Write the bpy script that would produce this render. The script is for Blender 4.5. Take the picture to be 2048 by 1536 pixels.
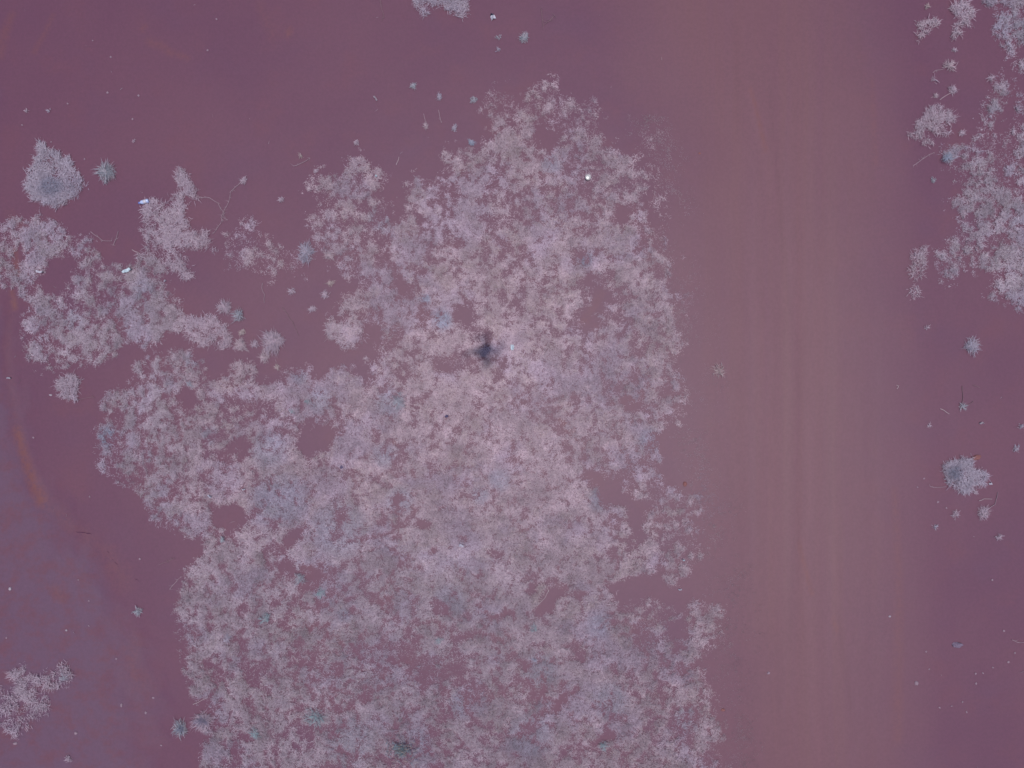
import bpy, bmesh, math, random
import numpy as np
from mathutils import Vector, noise as mnoise

for o in list(bpy.data.objects):
    bpy.data.objects.remove(o)
SC = bpy.context.scene
COL = SC.collection
R = math.radians
S = 0.006                       # metres per photo pixel on the ground
def wx(px): return (px - 1024.0) * S
def wy(py): return (768.0 - py) * S
rng = np.random.default_rng(7)
random.seed(7)

# ---------------------------------------------------------------- camera, sky, sun
CAM_H = 8.192
cam = bpy.data.cameras.new('camera'); cam.lens = 24; cam.sensor_width = 36; cam.sensor_fit = 'HORIZONTAL'
cam.clip_end = 3000; cam.clip_start = 0.005
camo = bpy.data.objects.new('camera', cam); COL.objects.link(camo)
camo.location = (0, 0, CAM_H); SC.camera = camo

SUN_DIR = Vector((-0.324, 0.426, -8.30)).normalized()      # travel direction of the light
sun_el = math.asin(-SUN_DIR.z); sun_az = math.atan2(-SUN_DIR.x, -SUN_DIR.y)
W = bpy.data.worlds.new('World'); SC.world = W; W.use_nodes = True
wn = W.node_tree.nodes; wl = W.node_tree.links
sky = wn.new('ShaderNodeTexSky'); sky.sky_type = 'NISHITA'; sky.sun_disc = False
sky.sun_elevation = sun_el; sky.sun_rotation = sun_az; sky.dust_density = 1.2
wn['Background'].inputs['Strength'].default_value = 0.10
wl.new(sky.outputs[0], wn['Background'].inputs['Color'])
sl = bpy.data.lights.new('sun', 'SUN'); sl.energy = 3.0; sl.angle = R(0.75); sl.color = (1.0, 0.965, 0.93)
so = bpy.data.objects.new('sun', sl); COL.objects.link(so)
so.rotation_euler = SUN_DIR.to_track_quat('-Z', 'Y').to_euler(); so.location = (0, 0, 30)
SC.view_settings.view_transform = 'Standard'; SC.view_settings.look = 'None'
SC.view_settings.exposure = 0.0; SC.view_settings.gamma = 1.0
SC.render.engine = 'CYCLES'

# ---------------------------------------------------------------- helpers
def lin(r, g, b):
    f = lambda c: (c/255/12.92) if c/255 <= .04045 else ((c/255+.055)/1.055)**2.4
    return (f(r), f(g), f(b))
def tag(o, label=None, cat=None, group=None, kind=None):
    if label: o['label'] = label
    if cat: o['category'] = cat
    if group: o['group'] = group
    if kind: o['kind'] = kind
    return o
def vnoise(x, y, seed):
    """smooth value noise 0..1 on arrays"""
    xi = np.floor(x).astype(np.int64); yi = np.floor(y).astype(np.int64)
    fx = x - xi; fy = y - yi
    fx = fx*fx*fx*(fx*(fx*6-15)+10); fy = fy*fy*fy*(fy*(fy*6-15)+10)
    def h(a, b):
        n = (a*374761393 + b*668265263 + seed*974634777) & 0xffffffff
        n = ((n ^ (n >> 13)) * 1274126177) & 0xffffffff
        n = ((n ^ (n >> 16)) * 2246822519) & 0xffffffff
        return ((n ^ (n >> 15)) & 0xffffff) / float(0xffffff)
    return (h(xi, yi)*(1-fx) + h(xi+1, yi)*fx)*(1-fy) + (h(xi, yi+1)*(1-fx) + h(xi+1, yi+1)*fx)*fy
def fbm(x, y, wl0, seed, octs=3, gain=.55):
    v = 0; a = 1; t = 0; w = wl0
    for k in range(octs):
        c, s_ = math.cos(.7*k+.3), math.sin(.7*k+.3)
        v = v + a*vnoise((x*c-y*s_)/w, (x*s_+y*c)/w, seed+k*17); t += a; a *= gain; w *= .48
    return v/t
def inpoly(px, py, poly):
    ins = np.zeros(px.shape, bool); n = len(poly)
    for i in range(n):
        x1, y1 = poly[i]; x2, y2 = poly[(i+1) % n]
        if y1 == y2: continue
        c = ((y1 > py) != (y2 > py)) & (px < (x2-x1)*(py-y1)/(y2-y1)+x1)
        ins ^= c
    return ins
def newmat(name):
    m = bpy.data.materials.new(name); m.use_nodes = True
    return m, m.node_tree.nodes, m.node_tree.links, m.node_tree.nodes['Principled BSDF']
def mesh_np(name, verts, faces3, faces4, mat, tint=None):
    me = bpy.data.meshes.new(name)
    nv = len(verts); me.vertices.add(nv); me.vertices.foreach_set('co', np.ascontiguousarray(verts, np.float32).ravel())
    n3 = len(faces3); n4 = len(faces4)
    idx = np.concatenate([np.asarray(faces4, np.int32).ravel(), np.asarray(faces3, np.int32).ravel()])
    st = np.concatenate([np.arange(n4)*4, n4*4+np.arange(n3)*3]).astype(np.int32)
    me.loops.add(len(idx)); me.loops.foreach_set('vertex_index', idx.astype(np.int32))
    me.polygons.add(n3+n4); me.polygons.foreach_set('loop_start', st)
    me.update(calc_edges=True)
    if tint is not None:
        a = me.attributes.new('tint', 'FLOAT_COLOR', 'POINT')
        c = np.ones((nv, 4), np.float32); c[:, :3] = tint; a.data.foreach_set('color', c.ravel())
    me.materials.append(mat)
    me.validate()
    return me
def link(name, me, parent=None, loc=None):
    o = bpy.data.objects.new(name, me); COL.objects.link(o)
    if parent: o.parent = parent
    if loc is not None: o.location = loc
    return o

# ---------------------------------------------------------------- soil material (shared by ground and track)
def soil_material(name, track):
    m, n, l, b = newmat(name)
    geo = n.new('ShaderNodeNewGeometry')
    def noise(scale, detail=3, rough=.55, vec=None):
        t = n.new('ShaderNodeTexNoise'); t.inputs['Scale'].default_value = scale
        t.inputs['Detail'].default_value = detail; t.inputs['Roughness'].default_value = rough
        l.new(vec or geo.outputs['Position'], t.inputs['Vector']); return t.outputs['Fac']
    def ramp(fac, lo, hi):
        r = n.new('ShaderNodeMapRange'); r.inputs[1].default_value = lo; r.inputs[2].default_value = hi
        r.interpolation_type = 'SMOOTHSTEP'; l.new(fac, r.inputs[0]); return r.outputs[0]
    def mul(a, v):
        r = n.new('ShaderNodeMath'); r.operation = 'MULTIPLY'; l.new(a, r.inputs[0])
        if isinstance(v, (int, float)): r.inputs[1].default_value = v
        else: l.new(v, r.inputs[1])
        return r.outputs[0]
    def mix(fac, a, c):
        x = n.new('ShaderNodeMix'); x.data_type = 'RGBA'
        if isinstance(fac, (int, float)): x.inputs[0].default_value = fac
        else: l.new(fac, x.inputs[0])
        for k, v in ((6, a), (7, c)):
            if isinstance(v, tuple): x.inputs[k].default_value = (*v, 1)
            else: l.new(v, x.inputs[k])
        return x.outputs[2]
    def attr(nm):
        a = n.new('ShaderNodeAttribute'); a.attribute_name = nm; return a.outputs['Fac']
    SOIL = (0.101, 0.0290, 0.0640); SOIL2 = (0.111, 0.0340, 0.0665); LILAC = (0.092, 0.031, 0.074)
    TRACK = (0.137, 0.050, 0.064); TRACKL = (0.130, 0.046, 0.073); RED = (0.150, 0.045, 0.045); GREY = (0.101, 0.046, 0.088)
    c = mix(ramp(noise(.55, 2), .35, .65), SOIL, SOIL2)
    c = mix(mul(ramp(noise(1.3, 3), .48, .75), .35), c, LILAC)
    c = mix(mul(ramp(noise(2.2, 5, .65), .5, .72), .5), c, (0.120, 0.0335, 0.060))
    # grey lilac crust with red mottles at the lower left
    mott = ramp(noise(4.2, 6, .68), .42, .66)
    g = mix(mul(mott, .8), GREY, (0.116, 0.034, 0.058))
    c = mix(mul(attr('crust'), .85), c, g)
    # track: longitudinal streaks
    mp = n.new('ShaderNodeMapping'); mp.inputs['Scale'].default_value = (7.0, .16, 1); mp.inputs['Rotation'].default_value = (0, 0, R(-2))
    pass
    mp2 = n.new('ShaderNodeMapping'); mp2.inputs['Scale'].default_value = (26.0, .5, 1); mp2.inputs['Rotation'].default_value = (0, 0, R(-1))
    pass
    for m_ in (mp, mp2):
        w_ = n.new('ShaderNodeTexNoise'); w_.inputs['Scale'].default_value = .7; l.new(geo.outputs['Position'], w_.inputs['Vector'])
        va = n.new('ShaderNodeVectorMath'); va.operation = 'MULTIPLY_ADD'; l.new(w_.outputs['Color'], va.inputs[0]); va.inputs[1].default_value = (.12, .12, 0); l.new(geo.outputs['Position'], va.inputs[2]); l.new(va.outputs[0], m_.inputs['Vector'])
    s1 = ramp(noise(1.0, 3, .6, mp.outputs[0]), 0.05, .95)
    t = mix(s1, TRACK, TRACKL)
    mp2n = noise(1.0, 3, .6, mp2.outputs[0])
    s2 = ramp(mp2n, .3, .75)
    t = mix(mul(s2, .28), t, (0.122, 0.045, 0.068))
    c = mix(attr('track'), c, t)
    c = mix(mul(attr('rut'), ramp(mp2n, .2, .7)), c, (0.112, 0.0375, 0.057))
    c = mix(mul(attr('worn'), ramp(mp2n, .2, .7)), c, (0.158, 0.060, 0.080))
    c = mix(mul(attr('red'), ramp(noise(14, 4, .7), .22, .62)), c, RED)
    # fine grain
    gr = noise(140, 3, .7); gr2 = noise(28, 3, .6)
    hv = n.new('ShaderNodeHueSaturation'); l.new(c, hv.inputs['Color'])
    ad = n.new('ShaderNodeMath'); ad.operation = 'ADD'; l.new(ramp(gr, .2, .8), ad.inputs[0]); l.new(ramp(gr2, .2, .8), ad.inputs[1])
    mr = n.new('ShaderNodeMapRange'); mr.inputs[1].default_value = 0; mr.inputs[2].default_value = 2
    mr.inputs[3].default_value = .86; mr.inputs[4].default_value = 1.14; l.new(ad.outputs[0], mr.inputs[0]); l.new(mr.outputs[0], hv.inputs['Value'])
    l.new(hv.outputs[0], b.inputs['Base Color'])
    b.inputs['Roughness'].default_value = .56
    b.inputs['Specular IOR Level'].default_value = .50
    bu = n.new('ShaderNodeBump'); bu.inputs['Strength'].default_value = .35; bu.inputs['Distance'].default_value = .004
    l.new(gr, bu.inputs['Height']); l.new(bu.outputs[0], b.inputs['Normal'])
    return m
M_SOIL = soil_material('red_soil', False)

def blade_material():
    m, n, l, b = newmat('dry_grass')
    a = n.new('ShaderNodeAttribute'); a.attribute_name = 'tint'
    geo = n.new('ShaderNodeNewGeometry'); t = n.new('ShaderNodeTexNoise'); t.inputs['Scale'].default_value = 90
    l.new(geo.outputs['Position'], t.inputs['Vector'])
    hv = n.new('ShaderNodeHueSaturation'); l.new(a.outputs['Color'], hv.inputs['Color'])
    mr = n.new('ShaderNodeMapRange'); mr.inputs[3].default_value = .86; mr.inputs[4].default_value = 1.14
    l.new(t.outputs['Fac'], mr.inputs[0]); l.new(mr.outputs[0], hv.inputs['Value'])
    l.new(hv.outputs[0], b.inputs['Base Color']); b.inputs['Roughness'].default_value = .7
    b.inputs['Specular IOR Level'].default_value = .25
    return m
M_GRASS = blade_material()
def plain(name, col, rough=.6, spec=.4, scale=60, amp=.12, metal=0, alpha=None, trans=0):
    m, n, l, b = newmat(name)
    geo = n.new('ShaderNodeNewGeometry'); t = n.new('ShaderNodeTexNoise'); t.inputs['Scale'].default_value = scale
    t.inputs['Detail'].default_value = 4; l.new(geo.outputs['Position'], t.inputs['Vector'])
    mr = n.new('ShaderNodeMapRange'); mr.inputs[1].default_value = .3; mr.inputs[2].default_value = .7
    mr.inputs[3].default_value = 1-amp; mr.inputs[4].default_value = 1+amp; l.new(t.outputs['Fac'], mr.inputs[0])
    hv = n.new('ShaderNodeHueSaturation'); hv.inputs['Color'].default_value = (*col, 1); l.new(mr.outputs[0], hv.inputs['Value'])
    l.new(hv.outputs[0], b.inputs['Base Color']); b.inputs['Roughness'].default_value = rough
    b.inputs['Specular IOR Level'].default_value = spec; b.inputs['Metallic'].default_value = metal
    b.inputs['Transmission Weight'].default_value = trans
    return m

# ---------------------------------------------------------------- outlines read off the place (photo pixels = 6 mm)
MAIN = [(948,210),(965,190),(985,176),(1012,182),(1040,196),(1072,168),(1084,143),(1104,150),(1116,166),(1118,186),(1140,200),(1165,194),(1205,198),(1215,215),(1200,232),(1203,255),(1222,285),(1238,302),(1265,300),(1300,288),(1322,304),(1316,325),(1292,338),(1300,360),(1318,400),(1338,420),(1346,480),(1350,540),(1360,600),(1366,680),(1354,740),(1366,780),(1376,802),(1376,852),(1328,858),(1318,888),(1316,915),(1300,930),(1332,945),(1342,980),(1372,990),(1400,996),(1406,1040),(1411,1082),(1400,1122),(1372,1160),(1342,1166),(1312,1146),(1282,1152),(1300,1195),(1332,1212),(1346,1230),(1400,1206),(1440,1204),(1456,1260),(1450,1292),(1405,1300),(1388,1334),(1402,1345),(1412,1372),(1432,1402),(1432,1432),(1447,1472),(1452,1512),(1445,1720),
 (395,1720),(402,1536),(404,1490),(412,1462),(432,1424),(402,1392),(380,1370),(372,1346),(352,1302),(348,1280),(364,1240),(350,1214),(360,1186),(370,1160),(366,1132),(386,1120),(404,1108),(408,1082),(366,1060),(340,1054),(320,1050),(306,1030),(300,1010),(280,990),(264,984),(250,966),(226,968),(206,950),(196,930),(200,902),(190,880),(188,864),(196,848),(226,845),(240,834),(245,820),(212,816),(203,800),(212,784),(232,768),(252,784),(272,765),(276,722),(290,710),(330,706),(360,696),(380,690),(398,712),(410,730),(404,756),(420,764),(470,750),(498,756),(512,770),(545,772),(572,740),(602,737),(622,746),(628,766),(646,770),(652,742),(680,736),(692,726),(706,738),(716,760),(738,772),(742,745),(722,712),(752,716),(748,690),(775,672),(762,652),(738,652),(728,682),(700,690),(676,680),(652,655),(660,640),(682,650),(690,640),(682,612),(700,590),(720,574),(706,560),(690,560),(676,535),(656,520),(640,508),(622,470),(616,440),(622,418),(650,414),(640,398),(606,384),(628,350),(652,338),(680,330),(702,310),(720,302),(740,316),(750,332),(785,330),(800,326),(796,346),(776,360),(778,390),(784,430),(800,446),(808,400),(808,370),(836,350),(852,346),(868,360),(880,332),(878,302),(896,290),(910,286),(928,302),(948,282),(962,310),(976,282),(986,250),(966,226)]
THIN_LEFT = [(440,452),(470,446),(490,430),(508,432),(520,470),(540,488),(590,486),(622,500),(630,540),(600,548),(575,548),(545,560),(525,566),(515,548),(480,545),(450,530),(440,505)]
LEFTMAT = [(-180,470),(0,446),(22,436),(60,441),(90,434),(125,445),(136,470),(124,486),(150,474),(180,474),(190,496),(205,520),(240,530),(272,530),(284,515),(330,520),(334,545),(326,570),(341,590),(365,590),(373,610),(366,640),(360,660),(340,664),(320,686),(295,691),(270,685),(240,690),(230,714),(200,731),(180,736),(150,722),(110,745),(70,735),(45,690),(44,650),(55,620),(48,590),(20,574),(-180,580)]
STAR = [(284,416),(300,398),(330,402),(352,392),(360,372),(352,348),(365,338),(378,352),(382,368),(396,384),(394,398),(374,388),(362,396),(368,416),(382,418),(370,430),(372,450),(388,460),(408,458),(420,478),(432,508),(402,496),(382,500),(371,525),(392,548),(376,560),(356,536),(336,530),(325,512),(290,520),(276,516),(292,498),(300,486),(292,470),(286,440)]
BLUEMAT = [(188,862),(200,845),(226,846),(258,838),(262,860),(240,880),(244,900),(226,908),(206,892)]
RIGHT = [(1908,388),(1930,384),(1942,372),(1962,332),(1990,342),(2012,320),(2008,292),(2028,262),(2020,230),(2030,196),(2180,190),(2180,640),(2046,612),(2010,618),(1985,606),(1958,590),(1964,584),(1986,562),(1978,545),(1942,540),(1932,514),(1924,532),(1906,572),(1884,562),(1860,530),(1880,500),(1898,482),(1904,460),(1932,441),(1950,430),(1930,425),(1898,420),(1902,400)]
RTOP = [(1938,-160),(1944,4),(1974,24),(1992,40),(1966,68),(1996,86),(2008,110),(2026,118),(2040,96),(2180,90),(2180,-160)]
RSIDE = [(2024,126),(2048,118),(2180,118),(2180,168),(2040,162),(2018,150)]
RCHAIN = [(1876,280),(1906,281),(1926,300),(1950,314),(1970,326),(1962,346),(1946,376),(1914,371),(1910,346),(1900,336),(1880,326),(1870,300)]
RMID = [(1952,232),(1958,212),(1976,194),(1984,170),(2010,166),(2018,186),(2008,205),(2006,226),(1982,250),(1966,240)]
RFLAT = [(1832,258),(1848,232),(1872,208),(1890,220),(1912,231),(1908,256),(1890,276),(1848,290),(1833,276)]
BLCLUMP = [(24,1342),(45,1328),(60,1344),(76,1344),(100,1351),(115,1330),(130,1324),(146,1350),(131,1376),(106,1380),(96,1400),(92,1420),(70,1425),(40,1390),(31,1362)]
BLTHIN = [(-60,1370),(0,1374),(40,1380),(92,1420),(62,1446),(32,1476),(0,1452),(-60,1460)]
TOPCLUMP = [(828,-70),(830,5),(836,26),(850,31),(866,20),(871,5),(882,5),(900,26),(926,36),(933,18),(938,-70)]

# ---------------------------------------------------------------- grass cover field
CELL = 2.0; MX = 168
gx = np.arange(-MX, 2048+MX, CELL); gy = np.arange(-MX, 1536+MX, CELL)
GX, GY = np.meshgrid(gx, gy)
wpx = GX + (fbm(GX, GY, 26, 11)-.5)*26 + (fbm(GX, GY, 9, 12, 2)-.5)*12
wpy = GY + (fbm(GX, GY, 26, 21)-.5)*26 + (fbm(GX, GY, 9, 22, 2)-.5)*12
P = np.zeros(GX.shape)
def fill(poly, d, op='max'):
    xs = [p[0] for p in poly]; ys = [p[1] for p in poly]
    i0 = max(0, int((min(xs)-40+MX)/CELL)); i1 = int((max(xs)+40+MX)/CELL)+1
    j0 = max(0, int((min(ys)-40+MX)/CELL)); j1 = int((max(ys)+40+MX)/CELL)+1
    sl_ = (slice(j0, j1), slice(i0, i1))
    ins = inpoly(wpx[sl_], wpy[sl_], poly)
    if op == 'max': P[sl_] = np.where(ins, np.maximum(P[sl_], d), P[sl_])
    else: P[sl_] = np.where(ins, d, P[sl_])
fill(MAIN, .80)
fill(THIN_LEFT, .36)
fill(LEFTMAT, .76)
fill([(1926,246),(1960,236),(2000,250),(2180,225),(2180,430),(1960,425),(1942,372),(1938,330),(1950,300)], .34); fill(RIGHT, .66); fill(RTOP, .80); fill(RSIDE, .8); fill(RCHAIN, .72); fill(RMID, .7)
# density changes inside the mats: (cx, cy, rx, ry, angle deg, target density, hardness)
SPOTS = [
 # thin / worn areas
 (1080,225,120,55,0,.46),(1010,215,60,30,0,.38),(1180,300,70,60,20,.52),(1290,320,60,30,20,.34),(900,340,50,60,0,.52),(1000,400,110,60,20,.56),(1150,420,90,60,0,.6),
 (690,370,70,50,0,.46),(640,430,50,40,0,.48),(740,430,75,65,0,.46),(760,330,30,20,0,.3),(800,520,70,50,20,.55),(900,400,60,60,0,.55),(930,310,60,40,0,.46),(1330,470,60,90,0,.62),(1340,620,40,120,0,.60),(1340,790,40,60,0,.55),
 (850,500,60,50,0,.66),(930,450,60,40,0,.66),(1200,620,60,40,-40,.50),(1290,950,70,40,0,.42),(1355,1060,60,70,0,.46),(1230,1080,50,60,0,.62),(1370,1130,40,40,0,.62),
 (1320,1300,50,60,0,.42),(1290,1230,60,40,0,.5),(1300,1370,60,40,0,.55),(1240,1260,50,40,0,.62),
 (330,800,80,60,0,.66),(330,870,70,70,0,.66),(300,930,80,45,30,.6),(240,950,60,30,40,.36),(350,1020,60,45,0,.56),(450,830,70,60,0,.66),(420,900,50,40,0,.56),
 (330,735,50,40,0,.6),(520,820,50,30,0,.50),(430,1260,70,60,0,.55),(480,1330,90,50,0,.52),(590,1330,120,60,0,.52),(720,1340,170,70,0,.50),(880,1360,140,50,10,.48),(640,1440,120,50,0,.52),
 (800,1310,60,40,0,.44),(980,1340,80,50,0,.55),(900,1250,60,40,0,.62),(1110,1390,70,40,20,.52),(560,1480,90,40,0,.55),(820,1480,50,35,0,.62),(420,1420,40,60,0,.6),
 (110,620,80,60,0,.66),(120,540,50,30,0,.45),(180,550,50,30,0,.50),(90,690,50,50,0,.5),(160,500,40,30,0,.46),(20,570,60,14,0,.35),(60,730,60,20,0,.22),
 (1980,320,60,40,0,.40),(1960,290,40,30,0,.34),(1930,405,40,20,0,.62),(1890,540,36,40,0,.6),(2040,270,30,40,0,.6),(2030,210,40,30,0,.5),(1900,345,30,30,0,.75),
 # dense areas
 (1010,900,120,60,0,.88),(940,640,60,80,0,.86),(1100,720,80,60,0,.82),(700,1000,110,60,0,.88),(600,1000,60,50,0,.9),(560,910,50,45,0,.92),(860,1120,200,70,0,.88),(1000,1080,120,50,0,.84),
 (450,960,60,45,0,.84),(880,1050,100,50,0,.9),(1240,900,60,40,0,.86),(1120,940,60,40,0,.84),(740,890,80,50,0,.86),(470,1110,70,60,0,.82),(900,1210,70,40,0,.86),(1150,1300,90,70,0,.86),
 (1230,1430,90,60,0,.86),(1060,1480,90,60,0,.86),(900,1480,90,60,0,.80),(1000,1190,60,30,0,.84),(960,560,40,50,0,.84),(690,480,40,40,0,.7),(740,350,26,34,0,.82),(680,420,30,30,0,.78),
 (1345,520,16,40,-10,.9),(1330,390,22,24,0,.8),(1410,1265,40,40,0,.95),(1395,1310,24,22,0,.95),(690,675,40,18,0,.96),(220,860,34,30,0,.96),(250,880,40,40,0,.84),
 (300,650,70,50,0,.82),(240,580,70,40,0,.74),(190,700,60,30,0,.84),(60,520,40,40,0,.80),(30,480,40,30,0,.76),(2020,540,50,60,0,.8),(2000,430,40,40,0,.7),(470,870,26,22,0,.7),
 (650,1090,60,30,0,.86),(450,1290,30,30,0,.7),(500,1180,40,30,0,.8),
]
for (cx, cy, rx, ry, an, d) in SPOTS:
    c, s_ = math.cos(R(an)), math.sin(R(an))
    dx = wpx-cx; dy = wpy-cy
    q = ((dx*c+dy*s_)/rx)**2 + ((-dx*s_+dy*c)/ry)**2
    w = np.clip(1.25-q, 0, 1); w = w*w*(3-2*w)
    P = np.where(P > .05, P*(1-w)+d*w, P)
rim = np.interp(GY, [150, 300, 420, 540, 680, 800, 860, 1000, 1100, 1200, 1300, 1400, 1550], [1215, 1300, 1335, 1348, 1362, 1372, 1370, 1400, 1408, 1450, 1450, 1425, 1450])
rw = np.clip((rim+10-GX+(fbm(GX, GY, 40, 63)-.5)*60)/75, 0, 1)
P = np.where((GX > 1150) & (GX < 1500), P*(.42+.58*rw), P)
# bare pockets with clear edges
HOLES = [
 [(1168,944),(1200,950),(1236,958),(1262,985),(1300,998),(1302,1030),(1290,1060),(1296,1075),(1272,1108),(1252,1120),(1246,1098),(1262,1060),(1252,1024),(1216,1016),(1204,985),(1180,965)],
 [(1212,1166),(1240,1158),(1290,1158),(1330,1170),(1372,1168),(1392,1180),(1360,1192),(1330,1196),(1282,1204),(1240,1216),(1222,1198)],
 [(1060,1166),(1100,1154),(1130,1164),(1150,1180),(1170,1180),(1172,1200),(1130,1200),(1096,1232),(1064,1226),(1080,1200),(1048,1190)],
 [(985,1225),(1010,1212),(1036,1214),(1040,1234),(1000,1240)],
 [(866,1206),(888,1202),(896,1222),(888,1242),(868,1228)],
 [(566,1080),(584,1052),(600,1060),(608,1080),(590,1090),(570,1092)],
 [(552,1124),(580,1120),(600,1140),(648,1126),(652,1152),(640,1174),(610,1180),(590,1150),(560,1140)],
 [(610,826),(634,828),(640,848),(676,852),(674,880),(650,900),(640,906),(612,918),(590,908),(596,880),(606,860)],
 [(548,852),(590,862),(588,872),(548,872)],
 [(352,780),(398,776),(396,820),(384,842),(366,836),(356,812)],
 [(456,886),(480,874),(506,880),(506,900),(486,924),(460,912)],
 [(424,1016),(452,1004),(480,1012),(506,1020),(498,1042),(470,1050),(448,1062),(430,1046)],
 [(230,760),(262,742),(276,724),(280,700),(300,694),(276,690),(240,694),(230,716),(216,742)],
 [(82,560),(112,512),(140,508),(150,530),(140,560),(120,586),(92,582)],
 [(24,545),(26,510),(40,486),(52,490),(44,520),(38,552)],
 [(1326,868),(1380,858),(1400,880),(1380,930),(1330,938),(1318,915)],
 [(1236,466),(1228,410),(1236,392),(1256,420),(1258,440)],
 [(1276,384),(1300,388),(1318,420),(1312,450),(1290,432),(1276,410)],
 [(1070,270),(1096,250),(1122,256),(1124,282),(1098,300),(1070,292)],
 [(1346,1286),(1368,1250),(1380,1280),(1366,1300),(1338,1296)],
 [(1330,1262),(1352,1236),(1372,1230),(1366,1262),(1346,1280)],
 [(1142,1290),(1160,1304),(1172,1312),(1164,1326),(1150,1322)],
 [(1096,1398),(1126,1380),(1142,1394),(1126,1416),(1100,1414)],
 [(1192,1470),(1210,1456),(1238,1472),(1222,1486),(1196,1482)],
 [(1222,1368),(1236,1376),(1240,1392),(1228,1394)],
 [(790,560),(806,548),(822,560),(820,582),(800,584)],
 [(910,628),(930,606),(944,620),(950,650),(930,660),(906,652)],
 [(1172,548),(1186,540),(1200,560),(1214,590),(1240,596),(1230,606),(1190,596),(1176,572)],
 [(1236,804),(1252,786),(1278,806),(1272,822),(1246,826)],
 [(820,810),(834,806),(842,822),(826,826)],
 [(774,886),(800,880),(812,890),(790,896)],
 [(774,998),(800,990),(816,1000),(806,1012),(784,1010)],
 [(836,1044),(852,1038),(860,1048),(846,1056)],
 [(1260,640),(1250,664),(1236,690),(1228,676),(1244,650)],
 [(870,730),(890,722),(910,736),(900,752),(876,746)],
 [(1168,676),(1180,600),(1192,612),(1196,640),(1180,660)],
 [(846,478),(862,470),(880,480),(870,500),(850,494)],
 [(826,430),(840,420),(850,440),(846,460),(832,452)],
]
for h in HOLES: fill(h, 0.0, 'set')
P = np.where((P > .05), P*(1-.03*np.clip((GY-1130)/120, 0, 1)*np.clip((1300-GX)/200, 0, 1)), P)
# ragged rims: cover thins out towards every edge
def blur(F, r, n=2):
    for _ in range(n):
        for ax in (0, 1):
            c = np.cumsum(np.pad(F, [(r+1, r) if a == ax else (0, 0) for a in (0, 1)], mode='edge'), axis=ax)
            F = (np.take(c, np.arange(2*r+1, c.shape[ax]), ax)-np.take(c, np.arange(0, c.shape[ax]-2*r-1), ax))/(2*r+1)
    return F
MASK = P > .05
BL = blur(MASK.astype(float), 7)
KE = .40 + .32*np.clip((760-GY)/150, 0, 1)*np.clip((GX-560)/60, 0, 1)
P = np.where(MASK, P*((1-KE)+KE*np.clip((BL-.5)*2.3, 0, 1)), BL*.28*KE)
# fringe of worn stubble towards the wheel track
fr = np.clip(1-np.abs(GX-rim-28-(fbm(GX, GY, 120, 61)-.5)*60)/60, 0, 1)*(GY > 230)
FRINGE = fr*.9*np.clip((fbm(GX, GY, 50, 62)-.25)*2, 0, 1)*(fbm(GX, GY, 9, 64, 2) > .42)

nz = .24*fbm(GX, GY, 48, 31, 2, .6) + .36*fbm(GX, GY, 21, 32, 2, .7) + .56*fbm(GX, GY, 10, 33, 2, .9)
rk = np.argsort(np.argsort(nz.ravel())).reshape(nz.shape)/nz.size
SOFT = .27 + .36*np.clip((GY-1120)/160, 0, 1)*np.clip((GX-430)/120, 0, 1) + .16*np.clip((520-GY)/120, 0, 1)*np.clip((GX-900)/100, 0, 1)*(GX < 1500)
COVER = np.clip((P*(.81+.10*np.clip((GY-900)/200, 0, 1)) - .04 - rk)/SOFT + .5, 0, 1)**1.5
COVER = np.maximum(COVER, np.where(P > .3, .04+.06*P, 0))
COVER = np.where(P > .02, COVER, 0)

# ---------------------------------------------------------------- colours of the blades
def up(c, k=1.0): return np.array(c)*k
PINK = up((0.445, 0.335, 0.39)); LIL = up((0.42, 0.322, 0.402)); BLUE = up((0.29, 0.315, 0.42)); TAN = up((0.40, 0.305, 0.315)); TEAL = up((0.26, 0.335, 0.38)); DULL = up((0.23, 0.15, 0.21)); WHITE = up((.54, .45, .51))
BLUESPOTS = [(216,872,34),(885,640,26),(850,600,14),(1170,520,16),(780,805,30),(640,800,26),(600,752,18),(560,1000,60),(770,910,26),(800,1000,30),(1200,1000,26),(1000,960,24),(900,1200,40),(680,1060,60),(640,1185,14),(690,1230,18),(1080,1340,40),(1200,1250,30),(1220,1400,40),(1060,1470,50),(700,1480,60),(920,1410,30),(1300,880,26),(150,640,26),(290,580,30),(540,900,40),(390,720,24),(760,440,26),(1100,330,20),(1980,220,26),(2010,60,60),(2030,430,30),(960,990,20),(830,1490,40),(1370,1440,30),(420,870,20),(300,910,20)]
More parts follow.
